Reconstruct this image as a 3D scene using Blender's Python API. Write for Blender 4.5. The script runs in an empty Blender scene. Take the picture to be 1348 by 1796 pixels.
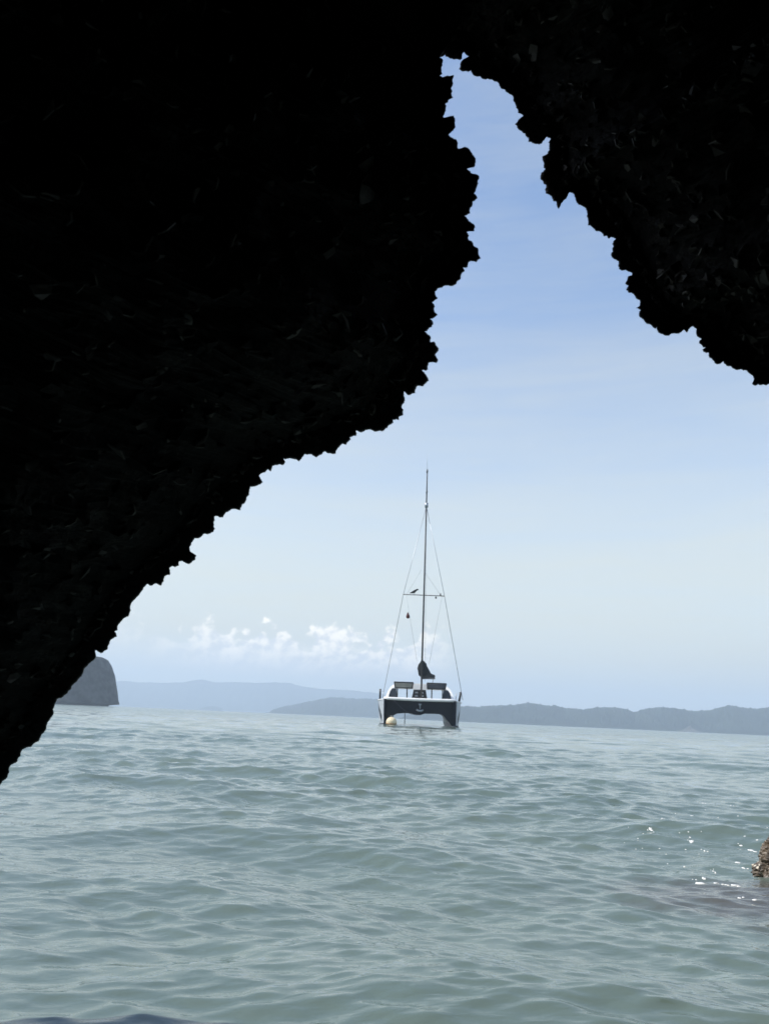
import bpy, bmesh, math, random
import numpy as np
from mathutils import Vector, Matrix, noise

scene = bpy.context.scene
C = scene.collection
R = math.radians
random.seed(7)
rng = np.random.default_rng(11)

# ------------------------------------------------------------------ camera
W, H, F = 1348.0, 1796.0, 1350.0           # photograph size and focal length in its pixels
CAM_H = 0.5                                # low over the water (a swimmer or a kayak)
PITCH, ROLL = math.atan(361.0 / F), R(2.57)
fwd = Vector((0, math.cos(PITCH), math.sin(PITCH)))
up0 = Vector((0, -math.sin(PITCH), math.cos(PITCH)))
rt0 = Vector((1, 0, 0))
RT = rt0 * math.cos(ROLL) + up0 * math.sin(ROLL)
UP = up0 * math.cos(ROLL) - rt0 * math.sin(ROLL)
CAM = Vector((0, 0, CAM_H))
cd = bpy.data.cameras.new('camera')
cam = bpy.data.objects.new('camera', cd)
C.objects.link(cam)
cam.matrix_world = Matrix(((RT.x, UP.x, -fwd.x, CAM.x), (RT.y, UP.y, -fwd.y, CAM.y),
                           (RT.z, UP.z, -fwd.z, CAM.z), (0, 0, 0, 1)))
cd.sensor_fit = 'VERTICAL'
cd.sensor_height = 36.0
cd.sensor_width = 27.0
cd.lens = F / H * 36.0
cd.clip_start = 0.02
cd.clip_end = 40000
cd.dof.use_dof = True
cd.dof.focus_distance = 2.6
cd.dof.aperture_fstop = 27.06 / 2.6        # a small opening: the far boat is a little soft
scene.camera = cam


def ray(x, y):
    return fwd + RT * ((x - W / 2) / F) - UP * ((y - H / 2) / F)


def P(x, y, Y):                            # a pixel of the photograph put at world depth Y
    d = ray(x, y)
    return CAM + d * (Y / d.y)


# ------------------------------------------------------------------ sky, sun, exposure
SUN_EL, SUN_AZ = R(50), R(-97)             # azimuth from straight ahead (+Y), minus = left
sun_dir = Vector((math.sin(SUN_AZ) * math.cos(SUN_EL), math.cos(SUN_AZ) * math.cos(SUN_EL), math.sin(SUN_EL)))
world = bpy.data.worlds.new('World')
scene.world = world
world.use_nodes = True


class NT:
    """small helper for node trees"""
    def __init__(s, tree):
        s.t = tree

    def n(s, typ, **kw):
        nd = s.t.nodes.new(typ)
        for k, v in kw.items():
            setattr(nd, k, v)
        return nd

    def l(s, a, b):
        s.t.links.new(a, b)

    def val(s, sock, v):
        if hasattr(v, 'is_output'):
            s.l(v, sock)
        else:
            sock.default_value = v

    def m(s, op, a, b=0.0, c=0.0, clamp=False):
        nd = s.n('ShaderNodeMath', operation=op, use_clamp=clamp)
        for i, v in enumerate((a, b, c)):
            s.val(nd.inputs[i], v)
        return nd.outputs[0]

    def ramp(s, v, a, b, lo=0.0, hi=1.0):  # smooth step from a to b
        nd = s.n('ShaderNodeMapRange', interpolation_type='SMOOTHSTEP')
        for i, q in enumerate((v, a, b, lo, hi)):
            s.val(nd.inputs[i], q)
        return nd.outputs[0]

    def xyz(s, x, y, z):
        nd = s.n('ShaderNodeCombineXYZ')
        for i, v in enumerate((x, y, z)):
            s.val(nd.inputs[i], v)
        return nd.outputs[0]

    def noise(s, vec, scale, detail=4.0, rough=0.55, dist=0.0):
        nd = s.n('ShaderNodeTexNoise')
        if vec is not None:
            s.l(vec, nd.inputs['Vector'])
        nd.inputs['Scale'].default_value = scale
        nd.inputs['Detail'].default_value = detail
        nd.inputs['Roughness'].default_value = rough
        nd.inputs['Distortion'].default_value = dist
        return nd.outputs['Fac']

    def mix(s, fac, a, b):
        nd = s.n('ShaderNodeMix', data_type='RGBA')
        s.val(nd.inputs['Factor'], fac)
        for k, v in ((6, a), (7, b)):
            if hasattr(v, 'is_output'):
                s.l(v, nd.inputs[k])
            else:
                nd.inputs[k].default_value = (*v, 1)
        return nd.outputs[2]


def build_world():
    t = NT(world.node_tree)
    world.node_tree.nodes.clear()
    out = t.n('ShaderNodeOutputWorld')
    bg = t.n('ShaderNodeBackground')
    sky = t.n('ShaderNodeTexSky', sky_type='NISHITA')
    sky.sun_disc = False
    sky.sun_elevation = SUN_EL
    sky.sun_rotation = SUN_AZ              # clockwise from +Y seen from above
    sky.altitude = 0
    sky.air_density = 1.0
    sky.dust_density = 0.9
    sky.ozone_density = 1.8
    tc = t.n('ShaderNodeTexCoord').outputs['Generated']
    sp = t.n('ShaderNodeSeparateXYZ')
    t.l(tc, sp.inputs[0])
    x, y, z = sp.outputs
    az = t.m('ARCTAN2', x, y)
    el = t.m('ARCSINE', z)
    deg = 180 / math.pi
    azd = t.m('MULTIPLY', az, deg)
    eld = t.m('MULTIPLY', el, deg)
    # thin high veil: long soft streaks, thicker below some 24 degrees
    v1 = t.noise(t.xyz(t.m('MULTIPLY', azd, 0.030), t.m('MULTIPLY', eld, 0.20), 3.1), 1.0, 6, 0.55, 0.5)
    step = t.m('ADD', eld, t.m('MULTIPLY', t.m('SUBTRACT', v1, 0.5), 9.0))
    veil = t.m('ADD', t.ramp(step, 30.0, 26.5, 0.06, 0.24), t.ramp(eld, 26.0, 2.0, 0.0, 0.64))
    v2 = t.noise(t.xyz(t.m('MULTIPLY', azd, 0.09), t.m('MULTIPLY', eld, 0.85), 8.7), 1.0, 5, 0.6, 0.6)
    veil = t.m('ADD', veil, t.m('MULTIPLY', t.m('SUBTRACT', v1, 0.5), 0.42))
    veil = t.m('ADD', veil, t.m('MULTIPLY', t.m('SUBTRACT', v2, 0.5), 0.22), clamp=True)
    VEIL = (3.90, 3.80, 2.95)
    c1 = t.mix(veil, sky.outputs[0], VEIL)
    # the row of small cumulus low over the far hills
    eld = t.m('ADD', eld, 0.35)
    cv = t.xyz(azd, t.m('MULTIPLY', eld, 1.25), 0.0)
    big = t.noise(cv, 0.34, 2, 0.5)
    fine = t.noise(cv, 0.78, 9, 0.60, 0.2)
    top = t.m('ADD', 4.3, t.m('MULTIPLY', t.ramp(big, 0.34, 0.60), 1.7))
    hgt = t.m('DIVIDE', t.m('SUBTRACT', eld, 2.6), t.m('SUBTRACT', top, 2.6))   # 0 at the base, 1 at the top
    lift = t.m('MINIMUM', t.m('MULTIPLY', t.m('SUBTRACT', 1.0, hgt), 0.75), 0.29)
    dens = t.ramp(t.m('ADD', fine, lift), 0.26, 0.46)
    soft = t.m('MULTIPLY', t.ramp(eld, 5.9, 4.2), t.ramp(t.noise(cv, 0.42, 5, 0.55), 0.30, 0.56, 0.0, 0.75))
    soft = t.m('MULTIPLY', soft, t.ramp(azd, -13.5, -8.0))
    dens = t.m('MAXIMUM', dens, soft)
    dens = t.m('MULTIPLY', dens, t.ramp(eld, 2.5, 3.7))
    dens = t.m('MULTIPLY', dens, t.m('MULTIPLY', t.ramp(azd, -18.0, -10.0, 0.2, 1.0), t.ramp(azd, 6.5, 2.5)))
    shade = t.noise(t.xyz(t.m('ADD', azd, 0.35), t.m('ADD', t.m('MULTIPLY', eld, 1.25), -0.45), 0.0), 0.78, 9, 0.60, 0.2)
    lit = t.ramp(t.m('SUBTRACT', fine, shade), -0.14, 0.12)
    lit = t.m('MULTIPLY', lit, t.ramp(eld, 3.2, 5.2, 0.25, 1.0))
    ccol = t.mix(lit, (4.3, 4.2, 3.9), (7.6, 6.9, 5.6))
    c2 = t.mix(t.m('MULTIPLY', dens, 0.97), c1, ccol)
    t.l(c2, bg.inputs['Color'])
    bg.inputs['Strength'].default_value = 0.145
    t.l(bg.outputs[0], out.inputs['Surface'])


build_world()
sl = bpy.data.lights.new('sun', 'SUN')
sl.energy = 3.2
sl.angle = R(0.5)
sl.color = (1.0, 0.95, 0.88)
sun = bpy.data.objects.new('sun', sl)
C.objects.link(sun)
sun.rotation_euler = (-sun_dir).to_track_quat('-Z', 'Y').to_euler()
sun.location = (-20, 10, 40)

vs = scene.view_settings
vs.view_transform = 'Standard'
vs.look = 'None'
vs.exposure = 0.68
vs.gamma = 1.0
scene.cycles.max_bounces = 8
scene.cycles.volume_bounces = 1
scene.cycles.use_denoising = True


# ------------------------------------------------------------------ helpers
def material(name, color, rough=0.6, metallic=0.0, spec=0.5, vary=0.0, scale=3.0, bump=0.0, bscale=20.0):
    m = bpy.data.materials.new(name)
    m.use_nodes = True
    t = NT(m.node_tree)
    b = m.node_tree.nodes['Principled BSDF']
    b.inputs['Roughness'].default_value = rough
    b.inputs['Metallic'].default_value = metallic
    b.inputs['Specular IOR Level'].default_value = spec
    tc = t.n('ShaderNodeTexCoord').outputs['Object']
    f = t.noise(tc, scale, 5, 0.6)
    dark = tuple(c * (1 - vary) for c in color)
    lite = tuple(min(1, c * (1 + vary)) for c in color)
    t.l(t.mix(t.ramp(f, 0.3, 0.7), dark, lite), b.inputs['Base Color'])
    if bump:
        bn = t.n('ShaderNodeBump')
        bn.inputs['Strength'].default_value = bump
        t.l(t.noise(tc, bscale, 6, 0.6), bn.inputs['Height'])
        t.l(bn.outputs[0], b.inputs['Normal'])
    return m


def tag(o, label=None, cat=None, group=None, kind=None):
    if label:
        o['label'] = label
    if cat:
        o['category'] = cat
    if group:
        o['group'] = group
    if kind:
        o['kind'] = kind
    return o


def mesh_obj(name, verts, faces, mat, parent=None, smooth=False):
    me = bpy.data.meshes.new(name)
    me.from_pydata([tuple(v) for v in verts], [], faces)
    me.update()
    if smooth:
        me.shade_smooth()
    o = bpy.data.objects.new(name, me)
    for q in (mat if isinstance(mat, (list, tuple)) else [mat]):
        me.materials.append(q)
    C.objects.link(o)
    if parent:
        o.parent = parent
    return o


def bm_obj(name, bm, mat, parent=None, smooth=False):
    bmesh.ops.recalc_face_normals(bm, faces=bm.faces)
    me = bpy.data.meshes.new(name)
    bm.to_mesh(me)
    bm.free()
    if smooth:
        me.shade_smooth()
    me.materials.append(mat)
    o = bpy.data.objects.new(name, me)
    C.objects.link(o)
    if parent:
        o.parent = parent
    return o


def grid_obj(name, V, mat, parent=None, smooth=True, wrap=False, skip_last=False):
    """V: numpy array (rows, cols, 3)"""
    n, k = V.shape[:2]
    me = bpy.data.meshes.new(name)
    i = np.arange(n * k).reshape(n, k)
    if wrap:
        i = np.concatenate([i, i[:, :1]], axis=1)
    q = np.stack([i[:-1, :-1], i[:-1, 1:], i[1:, 1:], i[1:, :-1]], axis=-1).reshape(-1, 4)
    me.vertices.add(n * k)
    me.vertices.foreach_set('co', V.reshape(-1).astype(np.float32))
    me.loops.add(q.size)
    me.polygons.add(len(q))
    me.loops.foreach_set('vertex_index', q.reshape(-1).astype(np.int32))
    me.polygons.foreach_set('loop_start', np.arange(0, q.size, 4, dtype=np.int32))
    me.polygons.foreach_set('use_smooth', np.full(len(q), smooth, dtype=bool))
    me.update()
    me.validate()
    me.materials.append(mat)
    o = bpy.data.objects.new(name, me)
    C.objects.link(o)
    if parent:
        o.parent = parent
    return o


# numpy lattice noise (value noise, smooth, tileless)
_perm = rng.random((64, 64, 64)).astype(np.float32)


def vnoise(p):
    p = np.asarray(p, dtype=np.float64)
    i = np.floor(p).astype(np.int64)
    f = p - i
    f = f * f * f * (f * (f * 6 - 15) + 10)
    i0 = i & 63
    i1 = (i + 1) & 63
    r = 0
    for a in (0, 1):
        for b in (0, 1):
            for c in (0, 1):
                w = (f[..., 0] if a else 1 - f[..., 0]) * (f[..., 1] if b else 1 - f[..., 1]) * (f[..., 2] if c else 1 - f[..., 2])
                r = r + w * _perm[(i1 if a else i0)[..., 0], (i1 if b else i0)[..., 1], (i1 if c else i0)[..., 2]]
    return r * 2 - 1


def fbm(p, octaves=4, gain=0.5, ridge=False):
    p = np.asarray(p, dtype=np.float64)
    s, a, tot = 0, 1.0, 0.0
    for k in range(octaves):
        q = vnoise(p * (2.03 ** k) + 7.3 * k)
        if ridge:
            q = 1 - 2 * np.abs(q)
        s = s + a * q
        tot += a
        a *= gain
    return s / tot


# ------------------------------------------------------------------ the sea
def wave_set():
    L = np.exp(np.linspace(math.log(0.036), math.log(3.2), 130)) * rng.uniform(0.94, 1.06, 130)
    main = R(252)                                       # the chop runs towards the cave
    th = main + rng.normal(0, 1, 130) * np.where(L > 1.0, 0.34, np.where(L > 0.25, 0.52, 0.40))
    slope = np.where(L < 0.20, 0.050, np.where(L < 0.75, 0.036, 0.033)) * np.clip(1.2 / L, 0.2, 1.0) ** 0.9
    k = 2 * math.pi / L
    return L, th, k, slope / k * 1.0, rng.uniform(0, 2 * math.pi, 130)


WAVES = wave_set()


def sea_at(X, Y, spacing):
    """horizontal shift and height of the water; components finer than the mesh fade out"""
    dx = np.zeros_like(X)
    dy = np.zeros_like(X)
    dz = np.zeros_like(X)
    grp = np.clip(0.74 + 0.45 * fbm(np.stack([X * 0.55, Y * 0.36, np.full_like(X, 2.2)], -1), 3), 0.35, 1.2)    # gusts: rough and calm patches
    for L, th, k, a, ph in zip(*WAVES):
        att = np.clip((L / spacing - 1.6) / 1.6, 0, 1)
        if att.max() <= 0:
            continue
        q = k * (X * math.cos(th) + Y * math.sin(th)) + ph
        aa = a * att * (grp if L < 1.0 else 0.8)
        s = np.sin(q)
        dz += aa * np.cos(q)
        dx -= 0.95 * aa * s * math.cos(th)
        dy -= 0.95 * aa * s * math.sin(th)
    return dx, dy, dz


def sea_material():
    m = bpy.data.materials.new('sea_water')
    m.use_nodes = True
    t = NT(m.node_tree)
    b = m.node_tree.nodes['Principled BSDF']
    tc = t.n('ShaderNodeTexCoord').outputs['Object']
    sp = t.n('ShaderNodeSeparateXYZ')
    t.l(tc, sp.inputs[0])
    x, y, z = sp.outputs
    silt = t.ramp(t.noise(tc, 0.35, 4, 0.6), 0.35, 0.65)
    col = t.mix(silt, (0.106, 0.152, 0.134), (0.132, 0.180, 0.157))
    # brown reef just under the surface beside the sea rock
    ex = t.m('DIVIDE', t.m('SUBTRACT', x, 1.55), 0.95)
    ey = t.m('DIVIDE', t.m('SUBTRACT', y, 2.65), 0.42)
    rr = t.m('SQRT', t.m('ADD', t.m('MULTIPLY', ex, ex), t.m('MULTIPLY', ey, ey)))
    rr = t.m('ADD', rr, t.m('MULTIPLY', t.m('SUBTRACT', t.noise(tc, 3.0, 5, 0.6), 0.5), 1.3))
    col = t.mix(t.ramp(rr, 1.0, 0.45, 0.0, 0.75), col, (0.085, 0.072, 0.064))
    t.l(col, b.inputs['Base Color'])
    b.inputs['IOR'].default_value = 1.42
    b.inputs['Specular IOR Level'].default_value = 0.8
    # ripples too fine for the mesh; farther off they only widen the reflection
    dist = t.m('SQRT', t.m('ADD', t.m('MULTIPLY', x, x), t.m('MULTIPLY', y, y)))
    t.l(t.ramp(dist, 3.0, 120.0, 0.02, 0.20), b.inputs['Roughness'])
    bn = t.n('ShaderNodeBump')
    bn.inputs['Distance'].default_value = 0.02
    fine = t.noise(t.xyz(t.m('MULTIPLY', x, 0.45), y, z), 34.0, 2, 0.5, 0.3)
    mid = t.noise(t.xyz(t.m('MULTIPLY', x, 0.5), y, z), 12.0, 3, 0.5, 0.4)
    low = t.noise(t.xyz(t.m('MULTIPLY', x, 0.6), y, z), 1.8, 3, 0.5, 0.4)
    calm = t.ramp(t.noise(tc, 1.1, 3, 0.5), 0.35, 0.65, 0.5, 1.0)
    hgt = t.m('MULTIPLY', t.m('ADD', t.m('ADD', fine, t.m('MULTIPLY', mid, 2.2)), t.m('MULTIPLY', low, 3.0)), calm)
    hgt = t.m('MULTIPLY', hgt, t.ramp(dist, 4.0, 30.0, 1.0, 0.35))
    t.l(hgt, bn.inputs['Height'])
    bn.inputs['Distance'].default_value = 0.0030
    bn.inputs['Strength'].default_value = 1.0
    t.l(bn.outputs[0], b.inputs['Normal'])
    return m


def surface(x, y):
    """height of the water at world points (undoing the sideways shift of the crests)"""
    X, Y = x.copy(), y.copy()
    for _ in range(4):
        dx, dy, dz = sea_at(X, Y, np.full_like(X, 0.02))
        X, Y = x - dx, y - dy
    return dz


def build_sea():
    da = 0.0018
    fine = np.arange(-0.66, 0.66, da)
    rest = np.linspace(0.66, 2 * math.pi - 0.66, 120)
    ang = np.concatenate([fine, rest[:-1]])
    r1 = np.linspace(0.05, 0.7, 22)
    r2 = [0.7]
    while r2[-1] < 160:
        r2.append(r2[-1] * (1.0046 if r2[-1] < 18 else 1.0085))
    r3 = [r2[-1]]
    while r3[-1] < 5600:
        r3.append(r3[-1] * 1.035)
    r = np.concatenate([r1[:-1], r2, r3[1:]])
    A, Rr = np.meshgrid(ang, r)
    X, Y = Rr * np.sin(A), Rr * np.cos(A)
    front = np.abs(((A + math.pi) % (2 * math.pi)) - math.pi) < 0.67
    sp = np.where(front, Rr * np.where(Rr < 18, 0.0046, 0.0085), Rr * 0.042)
    sp = np.maximum(sp, np.where(Rr < 0.7, 0.03, 0.004))
    dx, dy, dz = sea_at(X, Y, sp)
    V = np.stack([X + dx, Y + dy, dz], -1)
    o = grid_obj('sea', V, sea_material(), wrap=True)
    tag(o, 'rippled grey green sea stretching from the cave mouth to the far hills', 'sea', kind='structure')
    return o


build_sea()


# ------------------------------------------------------------------ cave rock
def crop(x0, y0, s, pts):
    return [(x0 + a / s, y0 + b / s) for a, b in pts]


LEFT = [(-420, 3400), (-300, 2100), (-260, 1800), (-240, 1700), (-160, 1590), (-95, 1505), (-35, 1430)]
LEFT += crop(0, 1080, 4.2125, [(0, 1262), (20, 1225), (65, 1165), (72, 1120), (100, 1095), (150, 1040), (165, 995), (185, 980), (230, 970), (265, 935), (295, 915), (305, 890), (330, 860), (345, 810), (375, 760), (400, 715), (392, 690), (405, 665), (425, 615), (470, 598), (505, 560), (530, 535), (550, 500), (590, 460), (612, 430), (630, 385), (655, 360), (680, 335), (703, 318), (710, 290), (706, 258), (716, 252), (728, 268), (745, 277), (765, 270), (798, 245), (805, 215), (835, 170), (866, 155), (860, 130), (848, 118), (872, 105), (870, 85), (880, 60), (905, 35), (950, 5)])
LEFT += crop(200, 860, 5.1846, [(155, 1090), (150, 1050), (180, 1000), (215, 965), (240, 935), (275, 880), (310, 850), (340, 868), (370, 850), (400, 855), (430, 875), (455, 825), (460, 785), (510, 770), (505, 715), (530, 688), (555, 700), (590, 685), (590, 650), (625, 640), (650, 662), (690, 668), (740, 632), (748, 590), (700, 568), (690, 510), (735, 435), (780, 432), (820, 395), (880, 390), (920, 350), (908, 300), (912, 240), (945, 235), (990, 248), (1020, 200), (1070, 170), (1150, 182), (1165, 130), (1195, 110), (1205, 70)])
LEFT += crop(360, 740, 4.8143, [(370, 600), (380, 545), (430, 540), (488, 510), (455, 455), (490, 430), (530, 400), (555, 418), (560, 400), (570, 372), (620, 360), (655, 365), (678, 340), (645, 315), (680, 315), (730, 310), (790, 335), (815, 310), (835, 275), (880, 275), (940, 300), (990, 265), (1010, 250), (1100, 268), (1120, 220), (1160, 185), (1190, 192), (1228, 150), (1215, 130), (1275, 115), (1272, 75), (1310, 88), (1345, 75)])
LEFT += crop(560, 600, 5.6167, [(480, 862), (540, 885), (580, 878), (620, 878), (655, 848), (670, 850), (685, 820), (728, 795), (725, 768), (785, 768), (785, 735), (825, 712), (828, 665), (808, 640), (828, 605), (842, 575), (832, 510), (840, 470), (865, 490), (870, 525), (945, 505), (968, 430), (1020, 435), (1078, 378), (1050, 320), (1005, 275), (1045, 285), (1070, 270), (1078, 205), (1145, 205), (1168, 180), (1140, 130), (1175, 60), (1145, 20)])
LEFT += crop(680, 450, 6.74, [(545, 1005), (500, 1005), (500, 940), (470, 920), (430, 880), (460, 885), (485, 850), (520, 830), (538, 795), (505, 735), (585, 690), (545, 615), (548, 565), (525, 540), (588, 485), (555, 415), (590, 375), (630, 370), (660, 350), (740, 350), (800, 330), (830, 285), (855, 270), (865, 215), (908, 165), (890, 130), (940, 125), (955, 65), (1045, 65), (1100, 20)])
LEFT += crop(720, 310, 8.425, [(1000, 1140), (990, 1050), (925, 1000), (905, 950), (855, 935), (858, 860), (830, 820), (870, 800), (935, 805), (950, 750), (940, 710), (900, 680), (840, 625), (785, 575), (880, 530), (880, 460), (915, 400), (920, 365), (985, 320), (970, 280), (935, 245), (965, 180), (1000, 100), (990, 70), (1010, 30)])
LEFT += crop(740, 180, 9.6286, [(955, 1300), (960, 1240), (830, 1190), (770, 1130), (735, 1100), (880, 1090), (905, 1010), (880, 910), (820, 820), (720, 745), (670, 765), (605, 770), (605, 690), (580, 620), (500, 590), (450, 550), (530, 470), (558, 420), (548, 330), (555, 265), (535, 240), (540, 215), (490, 225), (420, 260), (355, 245), (395, 150), (410, 50), (390, 30)])
LEFT += crop(740, 50, 9.6286, [(440, 1215), (525, 1165), (490, 1100), (510, 1055), (490, 1020), (525, 930), (540, 800), (520, 785), (470, 800), (420, 795), (355, 830), (300, 800), (340, 760), (325, 690), (345, 620), (340, 510), (300, 490)])
RIGHT = crop(740, 50, 9.6286, [(300, 490), (350, 470), (410, 435), (390, 470), (460, 505), (560, 520), (640, 535), (670, 510), (670, 440), (710, 400), (750, 450), (825, 475), (770, 535), (710, 515), (660, 555), (620, 690), (680, 725), (770, 735), (825, 715), (860, 790), (970, 810), (1060, 860), (1180, 865), (1260, 900), (1310, 980), (1348, 1025)])
RIGHT += crop(780, 80, 6.74, [(730, 555), (760, 575), (800, 600), (805, 650), (830, 700), (860, 765), (860, 795), (890, 805), (925, 835), (870, 870), (825, 925), (850, 970), (880, 1000), (900, 1010), (920, 1035), (945, 1040), (955, 1070), (985, 1090), (985, 1140), (1050, 1160), (1115, 1170), (1170, 1120), (1165, 1090), (1200, 1080), (1250, 1105), (1220, 1140), (1212, 1275), (1150, 1305)])
RIGHT += crop(880, 220, 6.74, [(475, 400), (492, 440), (488, 500), (508, 515), (460, 560), (448, 625), (490, 690), (520, 705), (505, 760), (515, 805), (580, 835), (600, 895), (640, 900), (640, 935), (655, 975), (670, 985), (685, 960), (700, 920), (740, 880), (775, 810), (800, 790), (850, 815), (865, 880), (900, 940), (950, 955), (995, 1005), (1000, 1080), (1012, 1110), (1010, 1180), (1070, 1210), (1110, 1250), (1170, 1265), (1200, 1310), (1240, 1310)])
RIGHT += crop(1020, 380, 6.74, [(317, 262), (340, 240), (400, 265), (355, 320), (370, 345), (355, 380), (362, 410), (340, 445), (400, 510), (430, 525), (438, 625), (510, 630), (590, 665), (580, 710), (540, 705), (515, 800), (545, 810), (520, 860), (550, 900), (610, 915), (640, 970), (680, 990), (670, 1060), (635, 1082), (690, 1105), (675, 1180), (730, 1230), (760, 1265), (830, 1300), (860, 1325), (880, 1310)])
RIGHT += crop(1148, 500, 6.74, [(20, 495), (35, 555), (100, 590), (165, 600), (190, 575), (240, 575), (340, 530), (380, 560), (410, 510), (440, 488), (490, 520), (500, 610), (560, 640), (520, 660), (520, 690), (560, 735), (610, 745), (555, 765), (600, 805), (630, 800), (640, 860), (690, 895), (725, 935), (770, 930), (805, 905), (840, 955), (930, 990), (1010, 995), (1080, 1010), (1150, 1070), (1150, 1175), (1190, 1190), (1215, 1170), (1240, 1185), (1348, 1165)])
RIGHT += [(1385, 705), (1420, 730), (1436, 790), (1470, 850), (1478, 960), (1500, 1080), (1512, 1230), (1540, 1370), (1580, 1520), (1640, 1700), (1700, 2100), (1800, 3400)]  # unseen end of the rim, brought in close to block light from the right


def rough_line(pts, step=1.6, amp=0.16):
    """break the traced outline into small jagged steps"""
    out = [np.array(pts[0], float)]

    def rec(a, b, depth):
        d = b - a
        L = math.hypot(*d)
        if L <= step or depth > 9:
            out.append(b)
            return
        nrm = np.array((-d[1], d[0])) / L
        k = amp * L if L < 26 else amp * 26
        m = a + d * random.uniform(0.38, 0.62) + nrm * random.uniform(-k, k)
        rec(a, m, depth + 1)
        rec(m, b, depth + 1)
    for a, b in zip(pts[:-1], pts[1:]):
        rec(np.array(a, float), np.array(b, float), 0)
    return np.array(out)


def smooth_line(L, sigma):
    seg = np.hypot(*(L[1:] - L[:-1]).T)
    s = np.concatenate([[0], np.cumsum(seg)])
    n = max(8, int(s[-1] / 4))
    u = np.linspace(0, s[-1], n)
    Q = np.stack([np.interp(u, s, L[:, k]) for k in (0, 1)], -1)
    h = u[1] - u[0]
    k = np.arange(-int(3 * sigma / h), int(3 * sigma / h) + 1) * h
    g = np.exp(-0.5 * (k / sigma) ** 2)
    g /= g.sum()
    p = len(k) // 2
    pad = np.concatenate([2 * Q[0] - Q[1:p + 1][::-1], Q, 2 * Q[-1] - Q[-p - 1:-1][::-1]])
    S = np.stack([np.convolve(pad[:, c], g, 'valid') for c in (0, 1)], -1)
    d = np.gradient(S, axis=0)
    d /= np.hypot(*d.T)[:, None] + 1e-9
    nrm = np.stack([d[:, 1], -d[:, 0]], -1)             # left of the travel in a y-down picture: into the rock
    return S, nrm, u, s


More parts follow.
